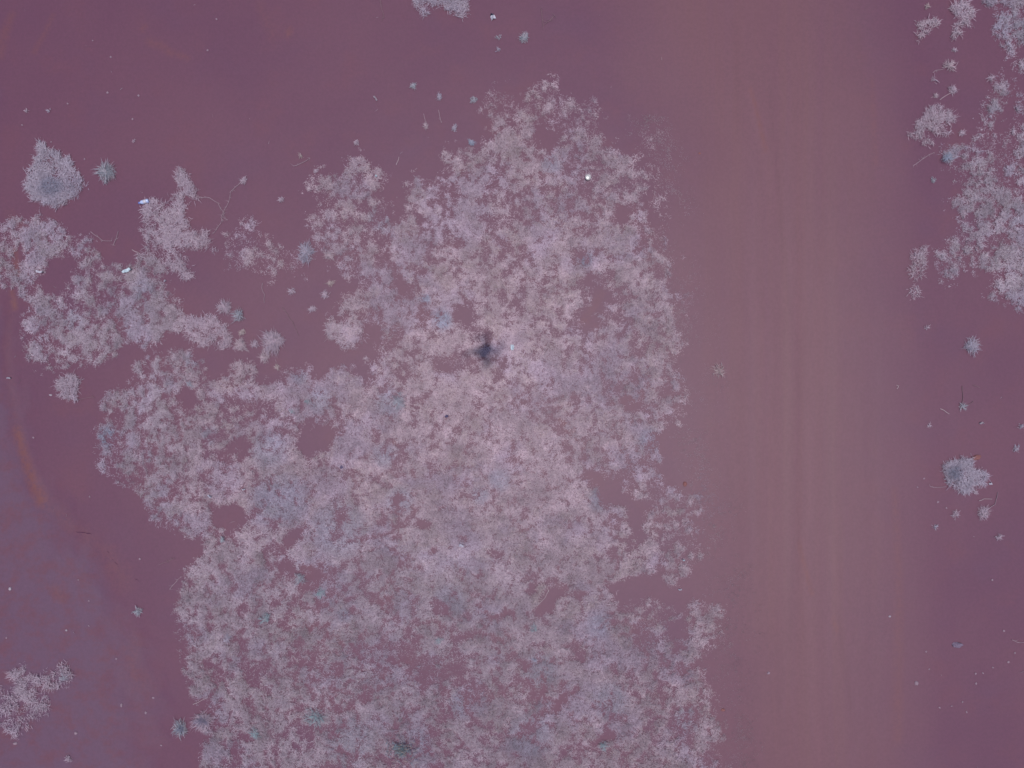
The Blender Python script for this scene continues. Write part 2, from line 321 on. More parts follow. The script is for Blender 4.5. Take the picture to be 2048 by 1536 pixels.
def colours(px, py, n):
    a = fbm(px, py, 70, 41, 3); b_ = fbm(px, py, 30, 42, 2); t = rng.random(n)
    w = np.clip((a-.48)*6, 0, 1)[:, None]
    c = PINK*(1-w) + LIL*w
    wt = (np.clip((b_-.56)*6, 0, 1)*np.clip((t-.35)*2, 0, 1))[:, None]
    c = c*(1-wt*.8) + TAN*wt*.8
    bl = np.zeros(n)
    for (x, y, r) in BLUESPOTS:
        bl = np.maximum(bl, np.clip(1.3-((px-x)**2+(py-y)**2)/(r*r), 0, 1))
    st_ = np.zeros(n)
    for (x, y, r) in [(214, 872, 24), (886, 640, 20), (852, 600, 10), (1172, 520, 13), (1204, 990, 18), (614, 506, 16)]:
        st_ = np.maximum(st_, np.clip(1.3-((px-x)**2+(py-y)**2)/(r*r), 0, 1))
    # the lower and left mats are greyer
    bl = np.maximum(bl*.45, np.clip((py-1000)/900, 0, .16)*np.clip((1300-px)/400, 0, 1))
    bl = np.maximum(bl, np.clip((px-1800)/200, 0, .28)); bl = np.maximum(bl, np.clip((420-px)/500, 0, .2))
    bl = np.maximum(bl, st_*.95)
    bl = (bl*(.55+.6*rng.random(n)))[:, None]
    c = c*(1-np.clip(bl, 0, 1)) + BLUE*np.clip(bl, 0, 1)
    k = rng.random(n)
    dl = (k < .16)[:, None]; c = np.where(dl, c*.35+DULL*.65, c)
    wh = (k > .975)[:, None]; c = np.where(wh, c*.5+WHITE*.5, c)
    pb = np.clip(.62+.72*fbm(px, py, 34, 44, 3, .75)+.12*(vnoise(px/9, py/9, 46)-.5), .6, 1.35)
    for (x, y, r) in [(945, 615, 26), (700, 672, 26), (1070, 500, 30), (1010, 890, 60), (740, 360, 22), (560, 905, 36), (1410, 1268, 34), (350, 470, 34), (850, 680, 60), (470, 960, 40), (900, 1120, 60), (1240, 900, 40), (2000, 560, 40)]:
        pb = pb+.14*np.clip(1.2-((px-x)**2+(py-y)**2)/(r*r), 0, 1)
    pb = pb*(1.04-.08*np.clip((py-1080)/200, 0, 1))
    return c*(.80+.40*rng.random(n))[:, None]*pb[:, None]

def blades(bx, by, bz, az, ln, el, wd, col, droop=.55):
    """one narrow two-piece blade per row; returns verts, tris, quads, tint"""
    n = len(bx); roll = rng.normal(0, .45, n)
    dx, dy = np.cos(az), np.sin(az)
    az2 = az + rng.normal(0, .30, n)
    hx = np.cos(el)*ln*.55; hz = np.sin(el)*ln*.55
    el2 = el*(1-droop)-.1
    base = np.stack([bx, by, bz], 1)
    mid = base + np.stack([dx*hx, dy*hx, hz], 1)
    tl = ln*.45
    tip = mid + np.stack([np.cos(az2)*np.cos(el2)*tl, np.sin(az2)*np.cos(el2)*tl, np.sin(el2)*tl], 1)
    tip[:, 2] = np.maximum(tip[:, 2], .003); mid[:, 2] = np.maximum(mid[:, 2], .004)
    pw = np.stack([-dy*np.cos(roll), dx*np.cos(roll), np.sin(roll)], 1)*(wd/2)[:, None]
    v = np.empty((n, 5, 3), np.float32)
    v[:, 0] = base-pw*.8; v[:, 1] = base+pw*.8; v[:, 2] = mid+pw; v[:, 3] = mid-pw; v[:, 4] = tip
    i = np.arange(n)*5
    q = np.stack([i, i+1, i+2, i+3], 1); t = np.stack([i+3, i+2, i+4], 1)
    return v.reshape(-1, 3), t, q, np.repeat(col, 5, 0)

def needles(bx, by, bz, az, ln, el, wd, col):
    n = len(bx); roll = rng.normal(0, .4, n); dx, dy = np.cos(az), np.sin(az)
    base = np.stack([bx, by, bz], 1)
    tip = base + np.stack([dx*np.cos(el)*ln, dy*np.cos(el)*ln, np.sin(el)*ln], 1)
    tip[:, 2] = np.maximum(tip[:, 2], .003)
    pw = np.stack([-dy*np.cos(roll), dx*np.cos(roll), np.sin(roll)], 1)*(wd/2)[:, None]
    v = np.empty((n, 3, 3), np.float32); v[:, 0] = base-pw; v[:, 1] = base+pw; v[:, 2] = tip
    i = np.arange(n)*3
    return v.reshape(-1, 3), np.stack([i, i+1, i+2], 1), np.zeros((0, 4), np.int32), np.repeat(col, 3, 0)

# ---------------------------------------------------------------- ground and track
def ground_height(px, py):
    x = wx(px); y = wy(py)
    h = (fbm(px, py, 420, 71, 2, .4)-.5)*.02
    tr = np.clip(1-np.abs(px-1610-(py-768)*.035)/250, 0, 1); tr = tr*tr*(3-2*tr)
    h = h - .03*tr + tr*(vnoise(px/23, py/900, 77)-.5)*.004
    return h
def crust_mask(px, py):
    edge = np.interp(py, [560, 700, 800, 900, 1000, 1060, 1150, 1250, 1400, 1536, 1700], [-60, 5, 20, 45, 95, 150, 230, 265, 290, 300, 310])
    return np.clip((edge+40-px+(fbm(px, py, 60, 81)-.5)*110)/110, 0, 1)
def track_mask(px, py):
    l_ = np.interp(py, [-200, 0, 300, 700, 1000, 1300, 1700], [1215, 1260, 1345, 1385, 1400, 1450, 1500]) + (fbm(px*.4, py, 150, 83)-.5)*90
    r_ = np.interp(py, [-200, 0, 500, 1000, 1700], [1690, 1700, 1735, 1765, 1780]) + (fbm(px*.4, py, 200, 84)-.5)*60
    return np.clip((px-l_-20)/210+.5, 0, 1)*np.clip((r_-px)/230+.5, 0, 1)
def seg_mask(px, py, pts, w0, w1, soft=.6):
    m = np.zeros(px.shape)
    for k in range(len(pts)-1):
        (x1, y1), (x2, y2) = pts[k], pts[k+1]
        d = (x2-x1)**2+(y2-y1)**2
        t = np.clip(((px-x1)*(x2-x1)+(py-y1)*(y2-y1))/d, 0, 1)
        dist = np.hypot(px-(x1+t*(x2-x1)), py-(y1+t*(y2-y1)))
        f = (k+t)/(len(pts)-1); w = w0+(w1-w0)*f
        m = np.maximum(m, np.clip((1-dist/w)/soft, 0, 1))
    return m
RIDGE = [(22,600),(10,700),(20,790),(34,860),(50,920),(66,965),(82,1000)]
REDS = [(RIDGE[:4], 14, 16, .16), (RIDGE[3:], 14, 22, .85), ([(82,1000),(120,1030),(160,1060),(190,1090),(215,1110),(245,1160)], 22, 34, .22), ([(24,30),(8,70),(-4,110)], 12, 18, .42), ([(106,30),(92,62),(68,104)], 7, 9, .34),
        ([(300,84),(322,90),(338,104),(375,116)], 14, 9, .38), ([(290,52),(285,60)], 8, 8, .4), ([(580,60),(575,70)], 10, 10, .5), ([(1500,172),(1512,210),(1522,255),(1533,300)], 4, 8, .6),
        ([(1600,1090),(1610,1130),(1626,1190)], 6, 7, .5), ([(1668,1240),(1676,1262)], 5, 8, .5), ([(30,500),(34,545)], 8, 12, .8), ([(24,585),(30,615)], 9, 10, .8),
        ([(110,1180),(120,1196)], 16, 18, .35), ([(270,1290),(262,1330),(280,1370)], 24, 34, .2), ([(800,880),(790,886)], 10, 10, .5), ([(890,830),(905,850),(930,800)], 8, 12, .35), ([(1120,840),(1150,870),(1165,890)], 8, 10, .4), ([(1170,640),(1200,590)], 14, 14, .25), ([(60,470),(20,430)], 10, 18, .3),
        ([(520,10),(545,70)], 18, 18, .2), ([(1790,980),(1798,1160),(1796,1480)], 10, 16, .3), ([(1745,160),(1752,330)], 8, 10, .25)]
RUTS = [([(1540,180),(1562,420),(1584,640),(1600,800)], 5, 8, .7), ([(1676,1230),(1688,1300),(1702,1400),(1712,1480)], 4, 9, .9), ([(1430,860),(1462,960),(1482,1060)], 5, 7, .6), ([(1600,1060),(1584,1180),(1580,1300)], 6, 9, .6), ([(1718,60),(1738,260),(1752,420)], 7, 9, .6), ([(1655,640),(1668,800),(1662,1000)], 5, 8, .5), ([(1470,40),(1480,260)], 7, 10, .5), ([(1560,1180),(1556,1480)], 8, 8, .4)]
WORN = [([(1618,840),(1624,1000),(1606,1120),(1622,1250),(1632,1400),(1640,1530)], 6, 10, .7), ([(1494,165),(1508,215),(1520,260),(1534,320),(1548,420)], 6, 10, .7), ([(1664,1080),(1676,1200),(1668,1240)], 5, 7, .6), ([(1580,500),(1600,640)], 9, 14, .4), ([(1640,560),(1650,760)], 8, 12, .4), ([(1520,640),(1540,900),(1548,1200)], 14, 18, .4)]
def grid_mesh(name, xs, ys, zf, parent=None, mat=M_SOIL):
    X, Y = np.meshgrid(xs, ys); PX = X/S+1024; PY = 768-Y/S
    Z = zf(PX, PY)
    nx, ny = len(xs), len(ys)
    v = np.stack([X.ravel(), Y.ravel(), Z.ravel()], 1)
    i = (np.arange(ny-1)[:, None]*nx+np.arange(nx-1)[None]).ravel()
    q = np.stack([i, i+1, i+1+nx, i+nx], 1)
    me = mesh_np(name, v, np.zeros((0, 3), np.int32), q, mat)
    red = np.zeros(PX.shape)
    for pts, w0, w1, k in REDS: red = np.maximum(red, seg_mask(PX, PY, pts, w0, w1, .9)*k)
    rut = np.zeros(PX.shape); worn = np.zeros(PX.shape)
    for pts, w0, w1, k in RUTS: rut = np.maximum(rut, seg_mask(PX, PY, pts, w0*1.5, w1*1.5, 1.0)*k*.6)
    for pts, w0, w1, k in WORN: worn = np.maximum(worn, seg_mask(PX, PY, pts, w0*1.6, w1*1.6, 1.0)*k*.6)
    for nm, val in (('rut', rut), ('worn', worn), ('crust', crust_mask(PX, PY)), ('track', track_mask(PX, PY)), ('red', red)):
        a = me.attributes.new(nm, 'FLOAT', 'POINT'); a.data.foreach_set('value', val.ravel().astype(np.float32))
    me.polygons.foreach_set('use_smooth', np.ones(len(me.polygons), bool))
    return me
def spaced(lo, hi, step, far=900):
    core = np.arange(lo, hi+1e-6, step); out = [hi]; d = step
    while out[-1] < far: d *= 1.45; out.append(out[-1]+d)
    out = np.array(out[1:])
    return np.concatenate([(lo-(out-hi))[::-1], core, out])
def gh(PX, PY):
    far = np.clip(1-(np.hypot((PX-1024)/1024, (PY-768)/768)-1.6)/2.5, 0, 1)
    z = ground_height(PX, PY)*far
    z = z + (seg_mask(PX, PY, RIDGE, 14, 20, 1.0)*.003 - crust_mask(PX, PY)*.012)*far
    z = z + (fbm(PX, PY, 22, 73, 3)-.5)*.0016*far
    return z
GM = grid_mesh('ground', spaced(-7.2, 7.2, .03), spaced(-5.7, 5.7, .03), gh)
ground = tag(link('ground', GM), kind='structure'); ground['label'] = 'bare red earth with pale lilac crust at lower left'
def gz(px, py):
    a = np.atleast_1d(np.asarray(px, float)); b_ = np.atleast_1d(np.asarray(py, float))
    return gh(a, b_)
def tz(PX, PY):
    e = np.clip(np.minimum(PX-1290-(PY-768)*.06, 1960-PX+(PY-768)*.04)/150, 0, 1)
    return gh(PX, PY) + .0060*e*e*(3-2*e) - .0025
TM = grid_mesh('dirt_track', np.arange(wx(1270), wx(1990), .025), spaced(-5.7, 5.7, .06, 60), tz)
track = tag(link('dirt_track', TM), kind='structure'); track['label'] = 'smooth pale wheel-worn dirt track running up the picture'

# ---------------------------------------------------------------- the uncountable mat of dry grass
def field(px, py, F):
    i = np.clip(((px+MX)/CELL+.5).astype(int), 0, F.shape[1]-1); j = np.clip(((py+MX)/CELL+.5).astype(int), 0, F.shape[0]-1)
    return F[j, i]
def scatter(F, per_cell):
    lam = F*per_cell
    n = rng.poisson(lam)
    j, i = np.nonzero(n); k = n[j, i]
    j = np.repeat(j, k); i = np.repeat(i, k)
    return gx[i]+(rng.random(len(i))-.5)*CELL, gy[j]+(rng.random(len(j))-.5)*CELL
def mat_mesh(F, seeds, per, lmin, lmax, wmin, wmax, elm, zmax, name, dark=1.0, make=None, spread=1.3):
    sx, sy = scatter(F, seeds)
    cv = field(sx, sy, F)
    px = np.repeat(sx, per)+rng.normal(0, spread, len(sx)*per); py = np.repeat(sy, per)+rng.normal(0, spread, len(sx)*per)
    n = len(px); cvr = np.repeat(cv, per)
    azs = np.repeat(rng.random(len(sx))*6.283, per)
    az = azs + rng.normal(0, 1.25, n)
    ln = (lmin+(lmax-lmin)*rng.random(n)**1.4)*(.62+.38*cvr)
    el = np.clip(rng.normal(elm, .28, n), .02, 1.25)
    wd = wmin+(wmax-wmin)*rng.random(n)
    bz = gz(px, py)+rng.random(n)*zmax*cvr
    col = colours(px, py, n)*dark
    v, t, q, c = (make or blades)(wx(px), wy(py), bz, az, ln, el, wd, col)
    return mesh_np(name, v, t, q, M_GRASS, c), n
me, nb = mat_mesh(COVER, 1.9, 3, .011, .036, .0028, .0046, .28, .022, 'dry_grass', 1.0, needles, 2.0)
print('mat needles', nb)
mat_o = tag(link('dry_grass', me), 'matted bleached dry grass covering the ground', 'grass', kind='stuff')
me, nb = mat_mesh(COVER, .10, 4, .028, .075, .0022, .0036, .26, .026, 'dry_grass_stems')
tag(link('dry_grass_stems', me), 'longer bent stems lying over the matted dry grass', 'grass', kind='stuff')
print('mat blades', nb)
me, nb = mat_mesh(FRINGE, .60, 3, .012, .034, .0022, .0038, .12, .004, 'trodden_stubble', .60, needles, 2.2)
tag(link('trodden_stubble', me), 'thin dusty trodden grass stubble along the track edge', 'stubble', kind='stuff')
print('fringe blades', nb)
# loose straw on the open soil
n = 700
sx = rng.random(n)*2300-120; sy = rng.random(n)*1750-100
k = (field(sx, sy, P) < .05) & (np.abs(sx-1600) > 260); sx = sx[k]; sy = sy[k]; n = len(sx)
near = field(sx+rng.normal(0, 50, n), sy+rng.normal(0, 50, n), P)
k = rng.random(n) < (.25+near); sx = sx[k]; sy = sy[k]; n = len(sx)
v, t, q, c = blades(wx(sx), wy(sy), gz(sx, sy)+.004, rng.random(n)*6.28, .02+.06*rng.random(n)**2, np.full(n, .03), .002+.002*rng.random(n), colours(sx, sy, n)*.62)
tag(link('loose_straw', mesh_np('loose_straw', v, t, q, M_GRASS, c)), 'loose bits of straw strewn over the bare soil', 'straw', kind='stuff')

# ---------------------------------------------------------------- single clumps with an outline of their own
TINTS = {'pink': PINK, 'lilac': LIL, 'blue': BLUE*.5+LIL*.5, 'sky': BLUE, 'tan': TAN, 'teal': TEAL, 'sage': BLUE*.45+TEAL*.25+TAN*.3}
def clump_mesh(poly, dens, tint, cover_p=.86, seed=0, eye=None):
    xs = [p[0] for p in poly]; ys = [p[1] for p in poly]
    area = (max(xs)-min(xs)+24)*(max(ys)-min(ys)+24); n = int(area*dens*.85)
    sx = min(xs)-12+rng.random(n)*(max(xs)-min(xs)+24); sy = min(ys)-12+rng.random(n)*(max(ys)-min(ys)+24)
    qx = sx+(fbm(sx, sy, 22, 91+seed)-.5)*15+(fbm(sx, sy, 7, 92+seed, 2)-.5)*13; qy = sy+(fbm(sx, sy, 22, 95+seed)-.5)*15+(fbm(sx, sy, 7, 96+seed, 2)-.5)*13
    k = inpoly(qx, qy, poly); sx = sx[k]; sy = sy[k]
    nzv = .45*fbm(sx, sy, 26, 97+seed, 2)+.5*fbm(sx, sy, 9, 98+seed, 2)
    rk_ = np.argsort(np.argsort(nzv))/max(1, len(nzv))
    k = rng.random(len(nzv)) < np.clip((cover_p*.93-rk_)/.45+.5, .04, 1)**1.3; sx = sx[k]; sy = sy[k]
    sx = sx+rng.normal(0, 2.2, len(sx)); sy = sy+rng.normal(0, 2.2, len(sy))
    cx, cy = np.mean(xs), np.mean(ys); n = len(sx)
    az = np.arctan2(-(sy-cy), sx-cx)+rng.normal(0, 1.3, n)
    col = (colours(sx, sy, n)*.5 + TINTS[tint]*.5*(.8+.4*rng.random(n))[:, None])
    if eye:
        e_ = np.clip(1.5-np.hypot((sx-eye[0])/eye[2], (sy-eye[1])/eye[2])*1.1, 0, .8)[:, None]*(.5+.5*rng.random(n))[:, None]
        col = col*(1-e_)+np.array((.15, .16, .235))*e_
    z = gz(sx, sy)+rng.random(n)*.026; el = np.clip(rng.normal(.30, .25, n), .02, 1.2); X = wx(sx)-wx(cx); Y = wy(sy)-wy(cy)
    m_ = rng.random(n) < .26; u = ~m_
    v1, t1, q1, c1 = blades(X[m_], Y[m_], z[m_], az[m_], 0.03+.05*rng.random(m_.sum()), el[m_], .0026+.0016*rng.random(m_.sum()), col[m_])
    v2, t2, q2, c2 = needles(X[u], Y[u], z[u], az[u], 0.011+.028*rng.random(u.sum()), el[u], .0028+.0018*rng.random(u.sum()), col[u])
    return mesh_np('grass_clump', np.concatenate([v1, v2]), np.concatenate([t1, t2+len(v1)]), q1, M_GRASS, np.concatenate([c1, c2])), (wx(cx), wy(cy), 0)
CLUMPS = [
 ([(80,282),(92,288),(96,306),(112,304),(120,318),(142,318),(146,330),(140,338),(158,345),(166,362),(168,376),(156,382),(150,396),(134,402),(120,412),(100,406),(84,404),(62,392),(50,372),(56,362),(60,340),(70,318),(82,308)], 1.5, 'blue', .97, 'large round grey-blue dry grass tussock alone on the bare upper-left soil'),
 (STAR, 1.35, 'lilac', .66, 'star-shaped spiky dry grass clump beside the clear plastic bottle'),
 (TOPCLUMP, 1.4, 'blue', .88, 'grey-blue dry grass clump cut by the top picture edge'),
 ([(372,648),(382,636),(402,640),(424,634),(446,640),(464,660),(460,676),(470,698),(440,702),(420,694),(400,690),(380,680)], 1.3, 'lilac', .72, 'ragged flat grass clump just right of the left grass mat, below a pale tuft'),
 ([(114,760),(128,748),(150,750),(164,762),(158,780),(152,798),(136,796),(122,786)], 1.5, 'lilac', .97, 'fan-shaped grass clump hanging below the left grass mat'),
 ([(470,728),(486,724),(508,726),(514,742),(498,748),(476,750),(466,740)], 1.2, 'pink', .78, 'small broken grass clump below the round tuft left of the middle'),
 ([(1818,262),(1838,250),(1850,232),(1862,214),(1875,208),(1884,222),(1904,226),(1912,238),(1900,250),(1908,262),(1888,276),(1868,280),(1846,292),(1836,280)], 1.25, 'pink', .66, 'pinkish grass clump leaning over the right edge of the track'),
 ([(1828,50),(1842,48),(1860,42),(1872,40),(1864,60),(1850,72),(1838,84),(1836,66)], 1.1, 'pink', .8, 'wispy slanting grass clump, nearest the track at the upper right'),
 ([(1898,18),(1916,4),(1934,8),(1948,30),(1936,46),(1918,58),(1906,80),(1901,62),(1914,42),(1908,30)], 1.2, 'pink', .84, 'long bent grass clump near the top right corner, left of the corner mat'),
 (BLCLUMP, .85, 'lilac', .66, 'v-shaped pale grass clump on the lilac crust at lower left'),
 (BLTHIN, .5, 'lilac', .45, 'thin scattered grass patch below the v-shaped clump at the left edge'),
 ([(1890,925),(1902,922),(1912,928),(1924,920),(1940,922),(1944,936),(1962,942),(1976,952),(1970,966),(1950,966),(1940,976),(1924,984),(1908,976),(1896,966),(1892,944)], 1.6, 'blue', .97, 'dense grey-lilac grass clump beside the orange stone right of the track'),
 ([(1824,500),(1850,494),(1852,528),(1838,556),(1828,604),(1824,560)], .9, 'pink', .75, 'thin strip of worn grass at the track edge beside the right mat'),
 ([(1078,1168),(1092,1174),(1084,1188),(1070,1212),(1064,1204),(1074,1186)], 1.2, 'tan', .9, 'small tan grass tongue lying across the bare pocket low in the middle'),
 ([(648,652),(662,640),(680,650),(700,652),(726,660),(730,676),(712,690),(690,692),(670,678),(656,668)], 1.2, 'pink', .80, 'pale bushy grass spur poking left from the main mat into bare soil'),
]
for i, (poly, dn, tint, cp, lab) in enumerate(CLUMPS):
    me, loc = clump_mesh(poly, dn, tint, cp, i*7, {0: (104, 372, 20), 11: (1910, 945, 13)}.get(i))
    tag(link('grass_clump', me, loc=loc), lab, 'grass clump', 'separate clumps of dry grass')

def tuft_mesh(px, py, r, tint, n, spiky=.5, dark=False):
    """loose lopsided tuft, r in photo pixels"""
    rr = r*S; n = int(n*1.5)
    st = rng.random()*3.14; asp = .62+.3*rng.random()+(.2 if r > 17 else 0)
    a0 = rng.random(n)*6.283; d = np.abs(rng.normal(0, 1, n))*rr*(.44-.10*spiky)
    d = np.minimum(d, rr*.62)*(.55+.9*vnoise(np.cos(a0)*1.7+px, np.sin(a0)*1.7+py, 6))
    bx = np.cos(a0)*d; by = np.sin(a0)*d*asp
    bx, by = bx*math.cos(st)-by*math.sin(st), bx*math.sin(st)+by*math.cos(st)
    az = np.arctan2(by, bx)+rng.normal(0, .95-.35*spiky, n)
    lob = .35+1.15*vnoise(np.cos(az)*1.9+px*.7, np.sin(az)*1.9+py, 5)
    ln = np.clip(rr*(.20+.55*rng.random(n)**(1.3+spiky))*lob*(1+.2*spiky), .010, .16)
    el = np.clip(rng.normal(.42, .28, n), .03, 1.3)
    col = TINTS[tint]*(.66+.46*rng.random(n))[:, None]
    k = rng.random(n) < .3; col[k] = col[k]*.45+PINK*.50
    if dark: col = np.where((d < rr*.16)[:, None], col*.35+np.array((.10, .10, .17))*.65, col)
    z0 = float(gz(px, py)[0])
    v, t, q, c = blades(bx, by, z0+rng.random(n)*.016, az, ln, el, .0024+.0022*rng.random(n), col, .65)
    return mesh_np('grass_tuft', v, t, q, M_GRASS, c)
# (x, y, radius, tint, blades, spiky, label)
TUFTS = [
 (212,344,21,'sage',330,.3,'round grey-green grass tuft just right of the large blue tussock'),
 (487,362,9,'lilac',60,1,'small spiky star of straw at the upper end of a long runner'),
 (450,614,15,'lilac',240,.3,'pale bushy grass tuft above the teal weed, left of the middle'),
 (485,664,8,'tan',80,.3,'tiny yellowish tuft between the teal weed and a pale tuft'),
 (481,690,14,'pink',200,.4,'pinkish spiky tuft touching the right end of the ragged flat clump'),
 (510,688,9,'lilac',90,.3,'little pale tuft immediately left of the round tuft'),
 (548,682,23,'lilac',560,.05,'neat round pale grass tuft on bare soil left of the main mat'),
 (530,714,13,'pink',130,.5,'loose pink tuft directly below the round tuft'),
 (555,734,7,'tan',55,.6,'tiny tan tuft below right of the round tuft'),
 (583,582,10,'lilac',80,.9,'small pale sprig, leftmost of the sprigs on the left bare patch'),
 (651,591,10,'lilac',80,.9,'spiky sprig with long hairs, close left of the main mat'),
 (626,617,9,'lilac',90,.5,'small compact sprig, lowest of the sprigs on the left bare patch'),
 (661,567,8,'tan',60,.7,'yellowish sprig, highest of the sprigs on the left bare patch'),
 (613,505,19,'blue',300,.7,'bluish star-shaped tuft at the right end of the thin grass drift'),
 (659,511,11,'pink',130,.4,'pale rounded tuft between the bluish star tuft and main mat'),
 (563,400,9,'lilac',50,1,'faint wispy tuft alone right of the long looping runner'),
 (827,172,8,'sage',90,.4,'grey-green tuft, highest of the little tufts above the main mat'),
 (879,194,8,'blue',80,.5,'blue-grey tuft, second from left of the little tufts above main mat'),
 (947,201,9,'sage',100,.3,'pale green tuft touching the upper left tip of the main mat'),
 (909,257,8,'blue',80,.5,'bluish tuft halfway between the standing straw and main mat'),
 (943,286,8,'sky',110,.2,'pale blue compact tuft at the notch of the main mat top'),
 (852,253,7,'pink',60,.8,'tiny pink tuft at the foot of an upright straw'),
 (713,286,7,'lilac',100,.3,'small pale tuft above the left shoulder of the main mat'),
 (632,342,6,'lilac',50,.5,'tiny pale tuft left of the main mat shoulder with a long hair'),
 (602,312,6,'tan',36,.9,'tiny tan sprig, leftmost near the main mat shoulder'),
 (1048,77,11,'sage',160,.2,'single compact grey-green tuft high on bare soil near the track'),
 (997,76,7,'sage',22,1,'faint green wisp, upper of two left of the compact grey-green tuft'),
 (997,100,6,'blue',26,.7,'faint bluish wisp, lower of two left of the compact grey-green tuft'),
 (1898,133,15,'pink',120,1,'spiky pink star tuft between track and upper right mats'),
 (1904,181,10,'lilac',120,.2,'rounded pale tuft with a long straw tail near the track'),
 (1868,160,9,'lilac',30,1,'faint sprig left of the spiky pink star tuft'),
 (1871,193,7,'pink',50,.4,'tiny pink tuft left of the tuft with the straw tail'),
 (1908,101,7,'lilac',40,.7,'small curved wisp above the spiky pink star tuft'),
 (1866,361,6,'sage',60,.2,'tiny greenish ball of grass at track edge, below the right clumps'),
 (1923,267,8,'lilac',80,.5,'small pale tuft right of the pinkish clump by the track'),
 (1854,14,7,'tan',50,.7,'tiny yellowish tuft at the top edge right of the track'),
 (1926,428,10,'lilac',110,.4,'pale tuft at the left rim of the right grass mat'),
 (1941,691,18,'blue',300,.6,'grey-blue star tuft alone right of the track below the right mat'),
 (1923,813,9,'sage',60,1,'spidery green sprig with long stems right of the track'),
 (1966,1026,14,'lilac',150,.6,'straggling pale tuft below the dense clump and orange stone'),
 (1911,1028,11,'lilac',56,.8,'upright wisp of a few blades below the dense grey-lilac clump'),
 (1998,1074,8,'lilac',50,.6,'little pale tuft, lowest one right of the track'),
 (1858,851,6,'lilac',30,.8,'tiny v-shaped sprig nearest the track, right of it'),
 (1951,984,6,'lilac',50,.4,'tiny pale tuft under the lower edge of the dense clump'),
 (1853,655,7,'lilac',40,.8,'tiny wisp at the track edge left of the grey-blue star tuft'),
 (2031,898,9,'blue',50,.8,'faint bluish sprig near the right picture edge, lower of two'),
 (2041,853,7,'blue',36,.8,'faint bluish sprig near the right picture edge, upper of two'),
 (1870,1053,7,'blue',36,.8,'faint grey sprig right of the track below the upright wisp'),
 (277,1222,10,'sage',110,.6,'single grey-green tuft in the middle of the lilac crust'),
 (362,1456,20,'sage',260,.7,'greenish spiky tuft left of the pale tuft with dark eye'),
 (406,1440,22,'lilac',420,.3,'pale round tuft with a dark eye at the lower left mat edge'),
 (136,1518,9,'lilac',50,.7,'small grey tuft at the bottom edge, lower left'),
 (1982,157,11,'lilac',50,.9,'crescent-shaped wisp of grass left of the right mats'),
 (1438,742,17,'tan',60,.5,'dusty half-buried tan tuft on the left edge of the track'),
 (98,222,5,'blue',26,.4,'tiny blue-grey sprig, right one of two above the large tussock'),
 (53,222,5,'lilac',26,.4,'tiny pale sprig, left one of two above the large tussock'),
 (268,282,5,'lilac',18,.8,'tiny pale wisp on open soil right of the large tussock'),
]
for (x, y, r, tint, nb, sp, lab) in TUFTS:
    me = tuft_mesh(x, y, r*1.08, tint, int(nb*1.25), sp, 'dark eye' in lab)
    tag(link('grass_tuft', me, loc=(wx(x), wy(y), 0)), lab, 'grass tuft', 'loose grass tufts on bare soil')
WEEDS = [
 (479,632,12,'sage',200,'pale teal rosette weed right of the ragged flat clump'),
 (511,1465,11,'teal',200,'brightest teal weed, low in the lower left of the main mat'),
 (631,1432,18,'teal',240,'broad teal weed in the mat near the bottom'),
 (600,1156,13,'sage',230,'grey-green rosette weed on the bare pocket left of centre bottom'),
 (533,1236,13,'teal',150,'blue-green weed at the left side of the mat, below a bare pocket'),
 (643,1184,11,'teal',130,'blue-green weed just right below the grey-green rosette'),
 (447,1078,6,'teal',60,'tiny teal weed at upper left of the lower mat'),
 (456,1276,9,'blue',110,'small bluish weed at the left rim of the lower mat'),
 (878,1281,8,'teal',80,'tiny bright teal weed below centre of the mat'),
 (1892,316,13,'sky',260,'smooth pale blue-green cushion weed on the right grass chain'),
 (130,1356,10,'sage',90,'small green weed on the right arm of the v-shaped clump'),
 (1206,1490,10,'teal',100,'teal weed below a bare pocket near the bottom right of main mat'),
 (797,802,16,'sage',160,'pale green weed beside a small bare pocket left of the drone shadow'),
 (585,823,7,'teal',50,'dark little teal weed beside the bare pocket at mid left'),
 (616,803,7,'teal',50,'dark oval weed above the bare pocket at mid left'),
 (1068,1318,6,'sky',40,'tiny pale cyan weed low in the middle of the mat'),
 (1070,1256,9,'teal',60,'faint teal weed right below the middle bare pockets'),
 (380,768,9,'sage',70,'grey-green weed at the lower rim of the small left mat'),
]
for (x, y, r, tint, nb, lab) in WEEDS:
    me = tuft_mesh(x, y, r*1.25, tint, int(nb*.62), .6)
    me.name = 'weed'
    tag(link('weed', me, loc=(wx(x), wy(y), .02)), lab, 'weed', 'green weeds among the dry grass')
# dark twiggy bush at the bottom edge
def twig_bush():
    n = 300; a = rng.random(n)*6.283; d = np.abs(rng.normal(0, .075, n))
    col = np.where((rng.random(n) < .45)[:, None], np.array((.13, .19, .23)), np.where((rng.random(n) < .75)[:, None], np.array((.25, .20, .20)), np.array((.06, .05, .09))))
    v, t, q, c = blades(np.cos(a)*d*1.3, np.sin(a)*d, .02+rng.random(n)*.05, rng.normal(.4, .7, n), .03+.06*rng.random(n), np.clip(rng.normal(.3, .2, n), .03, 1), .003+.003*rng.random(n), col*(.8+.4*rng.random(n))[:, None])
    return mesh_np('twiggy_bush', v, t, q, M_GRASS, c)
tag(link('twiggy_bush', twig_bush(), loc=(wx(800), wy(1500), 0)), 'low dark green twiggy bush at the bottom edge of the mat', 'bush')

